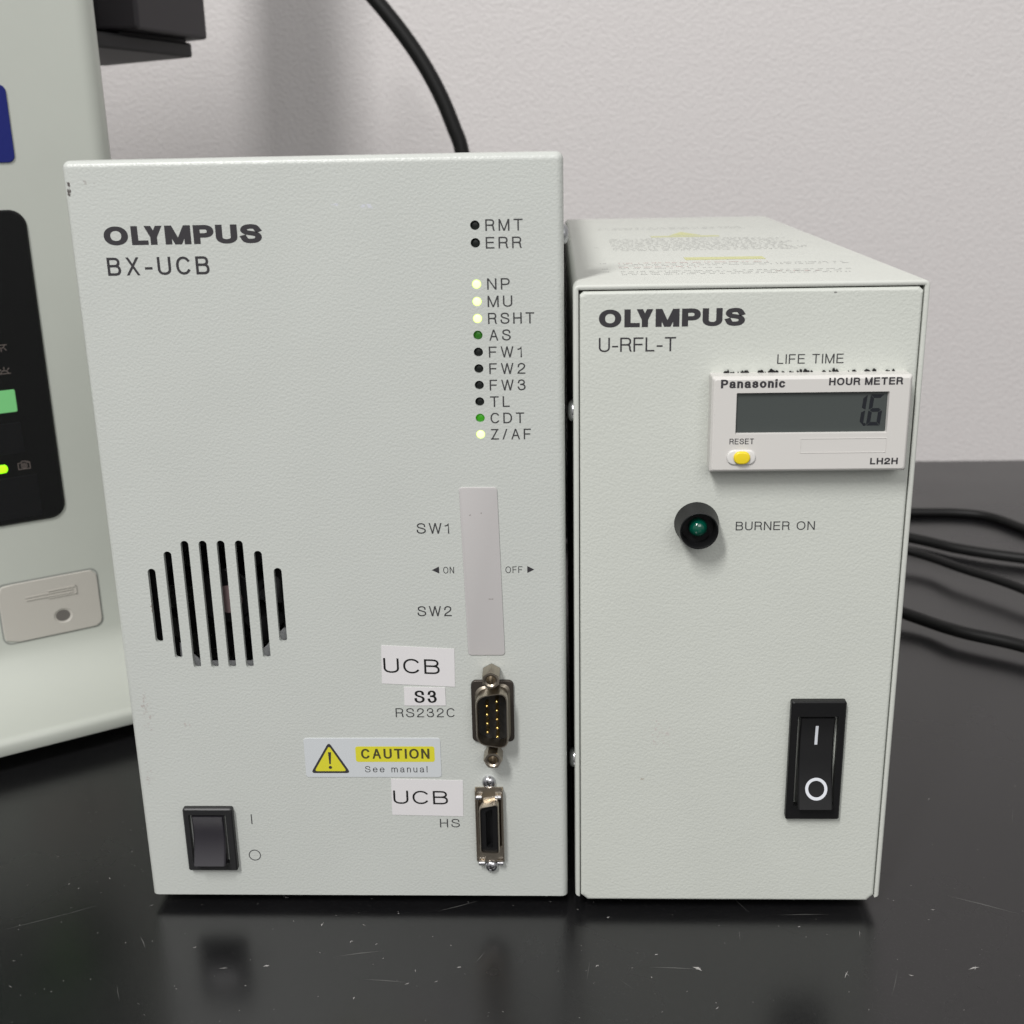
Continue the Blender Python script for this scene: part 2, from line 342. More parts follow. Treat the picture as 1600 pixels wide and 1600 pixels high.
def ribbon(pts, wx, wy, ylo, yhi, cap=True):
    """outline strip of a stroke, wx wide on upright stems and wy thick on level bars"""
    k = wx/wy; P = []
    for x, y in pts:
        q = Vector((x/k, y))
        if not P or (q - P[-1]).length > 1e-4: P.append(q)
    closed = (P[0] - P[-1]).length < 1e-3
    if closed: P = P[:-1]
    n = len(P); h = wy/2
    if not closed and cap:
        d = (P[0] - P[1]).normalized(); P[0] = P[0] + d*h
        d = (P[-1] - P[-2]).normalized(); P[-1] = P[-1] + d*h
    Lf = []; Rt = []
    for i in range(n):
        a = P[i-1] if (i or closed) else None; b = P[(i+1) % n] if (i < n-1 or closed) else None
        d1 = (P[i]-a).normalized() if a is not None else None; d2 = (b-P[i]).normalized() if b is not None else None
        d1 = d1 or d2; d2 = d2 or d1
        n1 = Vector((-d1.y, d1.x)); n2 = Vector((-d2.y, d2.x)); mm = n1 + n2
        if mm.length < .15: mm = n1
        mm.normalize(); sc = min(1/max(mm.dot(n1), .28), 3.0)
        Lf.append(P[i] + mm*h*sc); Rt.append(P[i] - mm*h*sc)
    cl = lambda v: (v.x*k, min(max(v.y, ylo), yhi))
    vs = [cl(v) for v in Lf] + [cl(v) for v in Rt]; fs = []
    for i in range(n if closed else n-1):
        j = (i+1) % n; fs.append((i, j, j+n, i+n))
    return vs, fs
def lettering(txt, x0, x1, z0, H, wx, wy, m, parent, fmap, name='lettering', gap=.26, places=None, slope=0, wide=None):
    """fmap(u, v, k) -> xyz in mm; places = explicit (start, end) fractions for each letter"""
    mb = MB(); W = x1 - x0
    if places is None:
        ws = [G[c][0] for c in txt]; sw = wx/H
        tot = sum(ws) + sw*sum(c != ' ' for c in txt) + gap*(len(txt)-1)
        # scale letter widths (not stems) so that the line fills x0..x1
        fixed = sw*sum(c != ' ' for c in txt); sc = (W/H - fixed)/(tot - fixed)
        x = 0; places = []
        for c, gw in zip(txt, ws):
            full = gw*sc + (sw if c != ' ' else 0); places.append((x*H/W, (x+full)*H/W)); x += full + gap*sc
    for c, (a, b) in zip(txt, places):
        gw, strokes = G[c]; xa = x0 + a*W; xb = x0 + b*W
        for k, st in enumerate(strokes):
            if st[0] == 'd':
                (ax, ay), (bx, by_) = st[1], st[2]; gx = lambda px: xa + wx/2 + (px/gw)*(xb - xa - wx); gy = lambda py: z0 + py*H
                rise = max(H*abs(by_-ay), .01); hw = wy/2*math.hypot(rise, gx(bx)-gx(ax))/rise if wx < 1.2*wy else wx/2*1.02
                cx_ = lambda v: min(max(v, xa), xb)
                q = [(cx_(gx(ax)-hw), gy(ay)), (cx_(gx(ax)+hw), gy(ay)), (cx_(gx(bx)+hw), gy(by_)), (cx_(gx(bx)-hw), gy(by_))]
                mb.add([fmap(p[0], p[1] + slope*(p[0]-x0), k) for p in q], [(0,1,2,3)]); continue
            pts = [((xa + wx/2 + (px/gw if gw else 0)*(xb - xa - wx)), (z0 + wy/2 + py*(H - wy))) for px, py in st]
            vs, fs = ribbon(pts, wx, wy, z0, z0 + H)
            mb.add([fmap(p[0], p[1] + slope*(p[0]-x0), k) for p in vs], fs)
    return mb.build(name, m, parent, fix=False)
def flat(y, o=.05): return lambda uu, v, k: (uu, y - o - .008*k, v)
OLY = [(0,.154),(.175,.281),(.259,.373),(.389,.552),(.569,.696),(.710,.846),(.864,1)]

# ------------------------------------------------------------------ the setting
t = MB().box(-900, 1100, -500, 511, -30, 0).build('table', table_mat()); t['kind'] = 'structure'
wl = MB().box(-1200, 1500, 511, 560, -400, 1600).build('wall', wall_mat()); wl['kind'] = 'structure'

# ================================================================== control unit (left box)
A = thing('control_unit', 'taller light grey steel box with a column of green indicator lamps and a slotted vent', 'control box', (-63, 75, 0))
AX0, AX1, AZ0, AZ1, AD = -127.3, 0.0, 4.0, 220.2, 13.0
bm = bmesh.new()
me = MB().box(AX0, AX1, 0, AD, AZ0, AZ1).mesh('h', root_pos(A)); bm.from_mesh(me)
def bev(test, off, seg):
    es = [e for e in bm.edges if test(e)]
    bmesh.ops.bevel(bm, geom=es, offset=off*S, segments=seg, affect='EDGES', profile=.5)
hz = lambda v: v.co.z > (AZ1 - 1)*S
bev(lambda e: (hz(e.verts[0]) and hz(e.verts[1])) or abs(e.verts[0].co.z - e.verts[1].co.z) > .1, 1.9, 8)
bm.to_mesh(me); bm.free()
cutters = [MB().box(AX0 + 1.4, AX1 - 1.4, 1.4, AD + 5, AZ0 - 3, AZ1 - 1.4).mesh('c', root_pos(A))]
slots = [(-116.05,110.3,87.8),(-111,115.4,82.8),(-105.9,118.5,79.8),(-100.8,118.5,79.8),(-95.75,118.5,79.8),(-90.65,118.5,79.8),(-85.55,115.4,82.8),(-80.4,110.3,87.8)]
mb = MB()
for x, zt, zb in slots: mb.prism(rrect(x-1.12, x+1.12, zb, zt, 1.1), -3, 3)
leds = [202.6, 198.2, 187.8, 183.35, 178.95, 174.6, 170.15, 165.75, 161.35, 156.9, 152.45, 148.0]
for z in leds: mb.prism(circ(-22.55, z, 1.22, 24), -3, 3)
cutters.append(mb.mesh('c', root_pos(A)))
hm = cut(me, cutters); hm.materials.clear(); hm.materials.append(A_paint)
link('housing', hm, A)
# inside: closed floor, lamp board, fan and its bracket
MB().box(AX0+2.2, AX1-2.2, 1.8, 244, AZ0+.2, AZ0+1.2).build('base_plate', zinc, A)
co_ = rrect(AX0+.7, AX1-.7, AZ0+.1, 213, (.2,.2,2,2), 4); ci_ = rrect(AX0+1.7, AX1-1.7, AZ0+1.3, 212, (.2,.2,1.2,1.2), 4)
mb = ring_wall(MB(), co_, ci_, AD-1.5, 245); mb.prism(co_, 245.02, 246); mb.build('cover', A_paint, A)
fl = A_ = flat(0)
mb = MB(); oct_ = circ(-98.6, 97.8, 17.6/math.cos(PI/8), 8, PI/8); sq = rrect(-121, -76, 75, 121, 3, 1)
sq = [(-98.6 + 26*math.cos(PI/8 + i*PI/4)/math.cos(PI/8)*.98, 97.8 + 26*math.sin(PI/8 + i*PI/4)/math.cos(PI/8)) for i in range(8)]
ring_wall(mb, sq, oct_, 4.6, 5.6).build('shaded_bracket', plastic_black, A)  # grey metal bracket coloured black where it lies in shade
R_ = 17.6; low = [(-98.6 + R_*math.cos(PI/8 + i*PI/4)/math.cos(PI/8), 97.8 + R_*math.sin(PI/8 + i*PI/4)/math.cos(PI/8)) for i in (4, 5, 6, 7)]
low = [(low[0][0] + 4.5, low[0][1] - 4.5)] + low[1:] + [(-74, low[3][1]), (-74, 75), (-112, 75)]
MB().prism(low, 4.2, 4.7).build('lit_bracket_edge', mat('lit_zinc', (.62, .63, .64), .4, .2), A)  # bright copy of the bracket's lower part, light put into the colour
mb = MB()
for k in range(7):
    a = 2*PI*k/7; P = []
    for rad in (8, 19):
        for da, yy in ((-.18, 12), (.40, 17)): P.append((-99 + rad*math.cos(a+da), yy, 98 + rad*math.sin(a+da)))
    mb.add(P + [(x, y+1, z) for x, y, z in P], [(0,1,3,2),(4,6,7,5),(0,4,5,1),(2,3,7,6),(0,2,6,4),(1,5,7,3)])
fan = mb.build('fan', plastic_black, A)
lathe(MB(), -99, 98, [(8.5, -20), (8.5, -10.4), (8, -10)], base=0).build('hub', plastic_black, fan)
lathe(MB(), -98.0, 97.2, [(4.2, -9.9), (4.2, -9.6)], base=0).build('sticker', mat('pink_sticker', (.20, .14, .14), .6), fan)
# indicator lamps
def dome(m): 
    me = lathe(MB(), 0, 0, [(1.2, -1.2), (1.2, -.35), (1.05, -.12), (.7, .12), (.25, .2)], 20).mesh('indicator_lamp')
    for p in me.polygons: p.use_smooth = True
    me.materials.append(m)
    if m is led_on:
        me.materials.append(led_rim)
        for p in me.polygons:
            if 1e-6 < math.hypot(p.center.x, p.center.z) and math.hypot(p.center.x, p.center.z) > .00095: p.material_index = 1
    return me
kinds = {'off': dome(led_off), 'dim': dome(led_dim), 'mid': dome(led_mid), 'on': dome(led_on)}
names = [('RMT','off',-19.9,-10.4),('ERR','off',-19.9,-10.8),('NP','on',-19.8,-14.0),('MU','on',-19.8,-13.4),('RSHT','on',-19.8,-7.8),('AS','dim',-19.6,-14.0),
         ('FW1','off',-19.8,-11.1),('FW2','off',-19.8,-10.3),('FW3','off',-19.8,-10.3),('TL','off',-19.8,-14.6),('CDT','mid',-19.8,-10.8),('Z/AF','on',-19.8,-9.1)]
lab = {'off': 'unlit dark indicator lamp beside the letters %s', 'dim': 'dim green indicator lamp beside the letters %s', 'mid': 'green lit indicator lamp beside the letters %s', 'on': 'bright yellow-white lit indicator lamp beside the letters %s'}
for z, (nm, kd, xa, xb) in zip(leds, names):
    link('indicator_lamp', kinds[kd], A, lab[kd] % nm, Vector((-22.55, .1 if kd == 'on' else .7, z)) - root_pos(A))
    lettering(nm, xa, xb, z - 1.45, 2.9, .38, .34, ink_light, A, fl, gap=.34)
lettering('OLYMPU$', -118.3, -77.3, 199.1, 4.75, 1.72, 1.12, ink, A, fl, places=OLY)
lettering('BX-UCB', -118.3, -91.6, 191.4, 4.6, .68, .62, ink, A, fl, gap=.30)
lettering('SW1', -40.9, -31.9, 120.1, 3.05, .38, .34, ink_light, A, fl, gap=.26)
lettering('SW2', -41.7, -32.1, 95.6, 3.05, .38, .34, ink_light, A, fl, gap=.26)
lettering('ON', -34.0, -31.0, 108.4, 1.95, .20, .20, ink_light, A, fl)
lettering('OFF', -16.7, -12.0, 108.4, 1.95, .20, .20, ink_light, A, fl)
lettering('RS232C', -49.4, -32.2, 64.1, 2.9, .34, .30, ink_light, A, fl, gap=.26)
lettering('HS', -37.9, -32.0, 27.7, 2.85, .34, .30, ink_light, A, fl, gap=.30)
MB().add([(-37.2,-.05,109.4),(-35.15,-.05,108.4),(-35.15,-.05,110.45)], [(0,1,2)]).build('arrow_mark', ink, A, fix=False)
MB().add([(-8.7,-.05,109.4),(-10.65,-.05,110.45),(-10.65,-.05,108.4)], [(0,1,2)]).build('arrow_mark', ink, A, fix=False)
MB().box(-94.6, -94.3, -.06, -.02, 28.7, 32.0).build('switch_mark', ink_light, A)
ring_wall(MB(), circ(-94.5, 17.95, 1.85, 32), circ(-94.5, 17.95, 1.6, 32), -.06, -.02).build('switch_mark', ink_light, A)
# blank strip over the dip switches
def lean(poly, dx, z0, z1): return [(x + dx*(z1 - z)/(z1 - z0), z) for x, z in poly]
soft_plate(MB(), lean(rrect(-28.9, -18.5, 83.7, 133.3, .9), 1.15, 83.7, 133.3), -.32, 0, .15).build('cover_strip', strip_mat, A, smooth=35)
# stickers
def quad_plate(pts, th, m, name, parent, label=None):
    return MB().prism(pts, -th, 0).build(name, m, parent, label=label)
st = quad_plate([(-52.9,74.9),(-31.9,73.8),(-31.7,85.6),(-52.5,86.8)], .14, label_white, 'sticker', A, 'upper white paper sticker lettered UCB')
lettering('UCB', -52.15, -36.1, 78.35, 4.55, .58, .50, ink_black, st, flat(0, .19), gap=.20, slope=-.035)
st = quad_plate([(-46.7,67.9),(-34.75,67.9),(-34.75,73.6),(-46.6,73.75)], .20, label_white, 'sticker', A, 'small white sticker lettered S3')
lettering('S3', -43.7, -37.3, 68.8, 3.9, .72, .50, ink_black, st, flat(0, .25), gap=.26)
st = quad_plate([(-52.0,32.0),(-30.85,31.5),(-30.6,43.5),(-51.8,44.0)], .14, label_white, 'sticker', A, 'lower white paper sticker lettered UCB')
lettering('UCB', -51.4, -35.2, 35.75, 4.45, .58, .50, ink_black, st, flat(0, .19), gap=.20, slope=-.012)
st = soft_plate(MB(), rrect(-76.9, -36.8, 44.6, 57.45, .9), -.18, 0, .08).build('caution_label', label_silver, A)
MB().prism(rrect(-61.8, -38.6, 49.7, 54.75, .7), -.21, -.19).build('yellow_banner', yellow, st)
lettering('CAUTION', -60.2, -40.1, 50.75, 3.25, .62, .55, mat('ochre_ink', (.06, .055, .02), .5), st, flat(0, .23), gap=.24)
lettering('See manual', -59.3, -40.9, 46.25, 2.05, .24, .22, ink_light, st, flat(0, .20), gap=.36)
def rtri(cx, zb, hw, h, r_):
    pts = [(cx-hw, zb), (cx+hw, zb), (cx, zb+h)]; out = []
    for i in range(3):
        p = Vector(pts[i]); a = (Vector(pts[i-1]) - p).normalized(); b = (Vector(pts[(i+1) % 3]) - p).normalized()
        for k in range(5):
            q = k/4; s0 = p + a*r_; s1 = p + b*r_; out.append(tuple((1-q)**2*s0 + 2*q*(1-q)*p + q*q*s1))
    return out
MB().prism(rtri(-69.5, 46.0, 5.9, 10.2, 1.3), -.21, -.19).build('triangle_border', ink, st)
MB().prism(rtri(-69.5, 46.65, 4.75, 8.3, .9), -.24, -.215).build('warning_triangle', yellow, st)
mb = MB(); mb.prism([(-69.75,49.0),(-69.3,49.0),(-69.0,52.9),(-69.9,52.9)], -.27, -.245); mb.prism(circ(-69.5, 47.9, .5, 14), -.27, -.245); mb.build('exclamation_mark', ink, st)

# power switch, left unit: frame with opening, curved rocker standing out at the bottom
def rocker_switch(root, x0, x1, z0, z1, rx0, rx1, rz0, rz1, yf, m, name_label, prof, th=2.0, marks=False):
    outer = rrect(x0, x1, z0, z1, .6, 4); inner = rrect(rx0-.8, rx1+.8, rz0-.6, rz1+.6, .15, 4)
    mb = MB(); y0 = yf - th
    rim = inset_poly(outer, .35)
    n = len(outer)
    rings = [[(x, yf, z) for x, z in outer], [(x, y0+.35, z) for x, z in outer], [(x, y0, z) for x, z in rim], [(x, y0, z) for x, z in inner], [(x, yf+2.5, z) for x, z in inner]]
    mb.loft(rings, cap0=False, cap1=True)
    fr = mb.build('power_switch', m, root, label=name_label)
    secs = 16; rings = []
    for i in range(secs+1):
        z = rz0 + (rz1-rz0)*i/secs; o = prof(i/secs)
        rings.append([(rx0, yf+2, z), (rx0, yf-o+.4, z), (rx0+.4, yf-o, z), (rx1-.4, yf-o, z), (rx1, yf-o+.4, z), (rx1, yf+2, z)])
    rk = MB().loft(rings).build('rocker', rocker_mat if m is plastic_switch else rocker_black, fr, smooth=40)
    return fr, rk
profA = lambda t: 2.0 + 2.6*(1-t)**1.8 - .9*math.sin(PI*t)**1.0
rocker_switch(A, -114.55, -99.65, 13.6, 34.85, -112.1, -102.5, 17.0, 32.2, 0, plastic_switch, 'square black rocker switch', profA, 1.9)

# nine-pin serial connector
def dshape(cx, zc, hw, hr, hl, r_, n=5):
    """right side (5 pins) taller than left side"""
    pts = [(cx-hw, zc-hl), (cx+hw, zc-hr), (cx+hw, zc+hr), (cx-hw, zc+hl)]; out = []
    for i in range(4):
        p = Vector(pts[i]); a = (Vector(pts[i-1]) - p).normalized(); b = (Vector(pts[(i+1) % 4]) - p).normalized()
        for k in range(n):
            q = k/(n-1); out.append(tuple((1-q)**2*(p+a*r_) + 2*q*(1-q)*p + q*q*(p+b*r_)))
    return out
fl_ = soft_plate(MB(), rrect(-27.3, -15.1, 56.6, 76.0, 1.5), -.9, 0, .25).build('serial_connector', nickel_dark, A, smooth=40, label='nine-pin serial connector with two hexagonal posts')
o_ = dshape(-21.2, 65.9, 4.55, 9.0, 7.6, 3.2, 9); i_ = dshape(-21.2, 65.9, 4.15, 8.6, 7.2, 2.9, 9)
ob = dshape(-21.2, 65.9, 5.1, 9.5, 8.1, 3.2, 9)
mb = MB(); n_ = len(o_)
mb.loft([[(x, -.9, z) for x, z in ob], [(x, -1.5, z) for x, z in o_], [(x, -5.7, z) for x, z in o_], [(x, -6.0, z) for x, z in inset_poly(o_, .1)], [(x, -6.0, z) for x, z in i_], [(x, -1.1, z) for x, z in i_]], cap0=False, cap1=False)
sh = mb.build('shell', nickel, fl_, smooth=40)
MB().prism(inset_poly(i_, .02), -1.35, -1.0).build('insert', hole, fl_)
pins = [(-22.62, z) for z in (70.0, 67.25, 64.5, 61.75)] + [(-19.78, z) for z in (71.35, 68.6, 65.85, 63.1, 60.35)]
pm = lathe(MB(), 0, 0, [(.5, 0), (.5, 3.5), (.38, 3.85), (.15, 4.0)], 12).mesh('pin')
for p in pm.polygons: p.use_smooth = True
pm.materials.append(gold)
for x, z in pins: link('pin', pm, fl_, None, Vector((x, -1.2, z)) - root_pos(A))
def hexpost(z, a0):
    rh = 2.75; mb = MB(); n = 24
    hexr = lambda a, r_: r_*math.cos(PI/6)/math.cos(((a - a0) % (PI/3)) - PI/6)
    rings = []
    for rad, o, rnd in [(rh, .3, 0), (rh, 5.6, 0), (rh*.94, 6.0, .6), (rh*.66, 6.05, 1), (1.35, 5.7, 1), (1.3, 2.0, 1)]:
        ring = []
        for i in range(n):
            a = 2*PI*i/n; q = hexr(a, rad)*(1-rnd) + rad*rnd*(.93 if rnd < 1 else 1); ring.append((-21.25 + q*math.cos(a), -o, z + q*math.sin(a)))
        rings.append(ring)
    mb.loft(rings, cap0=False).build('hex_post', nickel, fl_, smooth=30)
hexpost(78.45, PI/6); hexpost(53.25, 0)

# small twenty-contact socket
pl = MB()
pl.box(-27.1, -18.85, -.5, 0, 16.2, 41.4)
for xa, xb in ((-27.1, -26.75), (-19.2, -18.85)): pl.box(xa, xb, -1.9, -.5, 17.5, 41.0)
soc = pl.build('data_socket', nickel, A, bevel=.08, seg=2, label='small slotted data socket in a metal bracket')
def skew(poly, x0, x1, dz): return [(x, z + dz*((x-x0)/(x1-x0))*(1 if z > 30 else 0) - dz*.35*(1-(x-x0)/(x1-x0))*(0 if z > 30 else -1)) for x, z in poly]
so = skew(rrect(-25.75, -20.05, 21.6, 37.2, .9, 5), -25.75, -20.05, 1.2)
mb = MB(); si = inset_poly(so, .3)
mb.loft([[(x, -.5, z) for x, z in inset_poly(so, -.5)], [(x, -1.2, z) for x, z in so], [(x, -4.7, z) for x, z in so], [(x, -4.9, z) for x, z in inset_poly(so, .1)], [(x, -4.9, z) for x, z in si], [(x, -1.5, z) for x, z in si]], cap0=False, cap1=False)
mb.build('shell', nickel, soc, smooth=40)
mb = MB(); ring_wall(mb, inset_poly(si, .03), inset_poly(si, 1.55), -4.2, -1.0); mb.prism(inset_poly(si, 1.5), -1.6, -1.0); mb.build('insert', plastic_black, soc)
mb = MB()
for k in range(10):
    for x in (-24.25, -21.6): mb.box(x-.1, x+.1, -4.0, -1.6, 23.6+k*1.28, 24.0+k*1.28)
ct = mb.build('contact_row', gold, soc); ct['kind'] = 'stuff'
for x, z in ((-26.0, 38.6), (-20.3, 38.6), (-25.6, 16.3), (-20.1, 16.3)):
    mb = MB(); mb.add(*[[ (x-.85 + 1.7*i/1, -1.3 - .75*math.sin(a), z + .75*math.cos(a)) for i in (0, 1) for a in [2*PI*k/12 for k in range(12)]], [(k, (k+1) % 12, 12+(k+1) % 12, 12+k) for k in range(12)] + [tuple(range(11, -1, -1)), tuple(range(12, 24))]])
    mb.build('clip', steel, soc, smooth=40)
for x, z in ((-22.95, 43.2), (-22.8, 14.8)):
    mb = lathe(MB(), x, z, [(2.0, 0), (2.0, .5), (1.85, 1.0), (1.45, 1.4), (.9, 1.65), (.3, 1.72)], 28)
    sc_ = mb.build('screw', steel, soc, smooth=40)
    mb = MB()
    for a in (.5, .5+PI/2):
        c_, s2 = math.cos(a), math.sin(a); q = [(-1.0,-.18),(1.0,-.18),(1.0,.18),(-1.0,.18)]
        mb.prism([(x + c_*i - s2*j, z + s2*i + c_*j) for i, j in q], -1.76 - .01*a, -1.4)
    mb.build('cross_recess', hole, sc_)
# round screw head on the right flank, and rubber feet
def side_screw(parent, xb, y, z, r_, h, sgn, m=steel):
    lathe(MB(), y, z, [(r_, 0), (r_*.97, sgn*h*.35), (r_*.8, sgn*h*.75), (r_*.45, sgn*h*.95), (.1, sgn*h)], 24, 'x', xb).build('screw', m, parent, smooth=60)
side_screw(A, -.2, 7, 199.5, 2.6, 1.5, 1, zinc)
for x in (-112, -14):
    for y in (30, 225): lathe2 = MB().add(*[[(x + 6*math.cos(2*PI*i/20), y + 6*math.sin(2*PI*i/20), z) for z in (0, 4.1) for i in range(20)], [(i, (i+1) % 20, 20+(i+1) % 20, 20+i) for i in range(20)] + [tuple(range(19, -1, -1)), tuple(range(20, 40))]]).build('foot', rubber, A)

# ================================================================== lamp power supply (right box)
B = thing('power_supply', 'shorter light grey steel box with an hour meter and a tall black rocker switch', 'power supply', (47, 120, 0))
BX0, BX1, BY, BZ0, BZ1, BD = 2.3, 92.75, -1.8, 4.0, 187.4, 245.5
th = 1.35
out = [(BX0, 5.8), (BX0+.2, 5.5), (BX0+th, 5.2)]
outer = [(BX1-th, 5.2), (BX1-.3, 5.4), (BX1, 5.9)] + [(BX1-1.6+1.6*math.cos(i/6*PI/2), BZ1-1.6+1.6*math.sin(i/6*PI/2)) for i in range(7)] + \
        [(BX0+1.6-1.6*math.sin(i/6*PI/2), BZ1-1.6+1.6*math.cos(i/6*PI/2)) for i in range(7)] + [(BX0, 5.9), (BX0+.3, 5.4), (BX0+th, 5.2)]
inner = [(BX0+th, BZ1-th-.6), (BX0+th+.6, BZ1-th), (BX1-th-.6, BZ1-th), (BX1-th, BZ1-th-.6)]
poly = outer + inner
def strip_extrude(mb, outer, inner_fn, y0, y1, b=.5):
    n = len(outer); I = [inner_fn(p) for p in outer]
    mid = lambda k: [((1-k)*o[0] + k*i[0], (1-k)*o[1] + k*i[1]) for o, i in zip(outer, I)]
    cols = [[(x, y1, z) for x, z in outer], [(x, y0+b, z) for x, z in outer], [(x, y0+b*.3, z) for x, z in mid(.10)], [(x, y0, z) for x, z in mid(.35)], [(x, y0, z) for x, z in mid(.75)], [(x, y0+b*.5, z) for x, z in I], [(x, y1, z) for x, z in I]]
    vs = [p for c in cols for p in c]; fs = []
    for k in range(len(cols)):
        kk = (k+1) % len(cols)
        for i in range(n-1): fs.append((k*n+i, k*n+i+1, kk*n+i+1, kk*n+i))
    fs.append(tuple(k*n for k in range(len(cols)))); fs.append(tuple(k*n+n-1 for k in range(len(cols)-1, -1, -1)))
    return mb.add(vs, fs)
def inn(p):
    x = min(max(p[0], BX0+th), BX1-th); z = min(p[1], BZ1-th); return (x, z)
strip_extrude(MB(), outer, inn, BY, BY+BD, .5).build('cover', B_cover, B, smooth=50)
PX0, PX1 = BX0+th+.28, BX1-th-.28; PZ1 = BZ1-th-.35
pp = [(PX0, BZ0+1.7), (PX0+2.0, BZ0), (PX1-1.9, BZ0), (PX1, BZ0+1.9)] + [(PX1, PZ1-.9), (PX1-1.0, PZ1)] + [(PX0+1.0, PZ1), (PX0, PZ1-.9)]
mb = MB()
cxp, czp = (PX0+PX1)/2, (BZ0+PZ1)/2
rings = [[(x, BY+8, z) for x, z in pp], [(x, BY+.75, z) for x, z in pp]]
for k in range(1, 7):
    a = k/6*PI/2; rings.append([(x, BY - .15 + .9*(1-math.sin(a)), z) for x, z in inset_poly(pp, .9*(1-math.cos(a)))])
mb.loft(rings).build('front_panel', B_paint, B)
MB().box(BX0+th+.1, BX1-th-.1, BY+8.1, BY+BD-1, BZ0+1.3, BZ1-th-.2).build('inner_light_block', hole, B)  # dark filler box added inside to block light
YF = BY - .15; fb = flat(YF)
lettering('OLYMPU$', 8.9, 46.3, 176.45, 4.6, 1.6, 1.09, ink, B, fb, places=OLY)
lettering('U-RFL-T', 8.9, 28.8, 170.1, 3.7, .44, .40, ink, B, fb, gap=.14)
lettering('LIFE TIME', 55.0, 72.0, 166.4, 2.5, .31, .28, ink_light, B, fb, gap=.2)
lettering('BURNER ON', 46.0, 67.2, 121.05, 2.45, .31, .28, ink_light, B, fb, gap=.2)
# hour meter
MX0, MX1, MZ0, MZ1, MO = 37.7, 88.5, 139.0, 164.3, 6.0
mo = rrect(MX0, MX1, MZ0, MZ1, .5, 3); yf = YF - MO
win = rrect(44.0, 82.8, 149.2, 160.1, .25, 3)
mb = MB()
rings = [[(x, YF, z) for x, z in mo], [(x, yf+.9, z) for x, z in mo], [(x, yf+.2, z) for x, z in inset_poly(mo, .45)], [(x, yf, z) for x, z in inset_poly(mo, .8)], [(x, yf, z) for x, z in win], [(x, yf+1.1, z) for x, z in inset_poly(win, .25)]]
hmr = mb.loft(rings, cap0=False, cap1=False).build('hour_meter', meter_mat, B, label='cream digital hour meter with a yellow reset button')
MB().prism(inset_poly(win, .05), yf+.95, yf+1.4).build('display', lcd_mat, hmr)
fm = flat(yf)
lettering('Panasonic', 39.9, 56.2, 161.4, 2.25, .58, .44, ink, hmr, fm, gap=.16)
lettering('HOUR METER', 67.3, 85.9, 161.85, 1.95, .44, .38, ink, hmr, fm, gap=.17)
lettering('RESET', 42.6, 48.9, 146.6, 1.5, .22, .2, ink_light, hmr, fm, gap=.2)
lettering('LH2H', 79.1, 86.2, 140.85, 1.75, .42, .36, ink, hmr, fm, gap=.15)
# digits 1.6 in slanted segments
def seg7(x0, z0, w_, h_, on, t=.95, sl=.09, mb=None):
    g = .12; zm = z0 + h_/2; z1 = z0 + h_; x1 = x0 + w_
    def q(pts): mb.prism([(x + sl*(z-z0), z) for x, z in pts], yf+.90, yf+.945)
    if 'a' in on: q([(x0+g,z1),(x0+t,z1-t),(x1-t,z1-t),(x1-g,z1)][::1][::-1][::-1])
    if 'd' in on: q([(x0+g,z0),(x1-g,z0),(x1-t,z0+t),(x0+t,z0+t)])
    if 'g' in on: q([(x0+.35*t,zm),(x0+t,zm-t/2),(x1-t,zm-t/2),(x1-.35*t,zm),(x1-t,zm+t/2),(x0+t,zm+t/2)])
    if 'f' in on: q([(x0,zm+g),(x0+t,zm+t/2+g),(x0+t,z1-t-g),(x0,z1-g)])
    if 'e' in on: q([(x0,z0+g),(x0+t,z0+t+g),(x0+t,zm-t/2-g),(x0,zm-g)])
    if 'b' in on: q([(x1,zm+g),(x1,z1-g),(x1-t,z1-t-g),(x1-t,zm+t/2+g)])
    if 'c' in on: q([(x1,z0+g),(x1,zm-g),(x1-t,zm-t/2-g),(x1-t,z0+t+g)])
mb = MB(); seg7(73.5, 151.0, 3.3, 8.2, 'bc', mb=mb); seg7(77.6, 151.0, 3.5, 8.2, 'acdefg', mb=mb); mb.prism(circ(77.15, 151.3, .4, 12), yf+.90, yf+.945)
mb.build('digits', lcd_seg, hmr)
soft_plate(MB(), rrect(42.0, 49.5, 141.1, 145.1, 1.9), yf-.5, yf, .4).build('button_guard', button_guard, hmr, smooth=40)
soft_plate(MB(), rrect(43.7, 48.0, 141.4, 144.85, 1.72), yf-1.3, yf-.3, .5).build('reset_button', button_yellow, hmr, smooth=40)
ins = [(60.9, 144.05), (82.9, 144.05), (82.9, 147.95), (60.9, 147.95)]
ring_wall(MB(), ins, inset_poly(ins, .12), yf-.10, yf).build('blank_field_rim', meter_mat, hmr)
# ragged black gasket squeezed out above the meter
mb = MB(); x = 41.2
while x < 85.0:
    w_ = random.uniform(.5, 2.2)
    if random.random() < .85:
        z1 = 164.3 + random.uniform(.1, .85); n = 7; base = [(x, 164.0), (x+w_, 164.0)]
        tops = [(x + w_*(1-k/(n-1)), z1 + random.uniform(-.25, .2) - .5*abs(2*k/(n-1)-1)**2) for k in range(n)]
        mb.prism(base + tops, YF-.7, YF)
    x += w_ + random.uniform(-.2, .5)
mb.build('gasket', rubber, hmr)
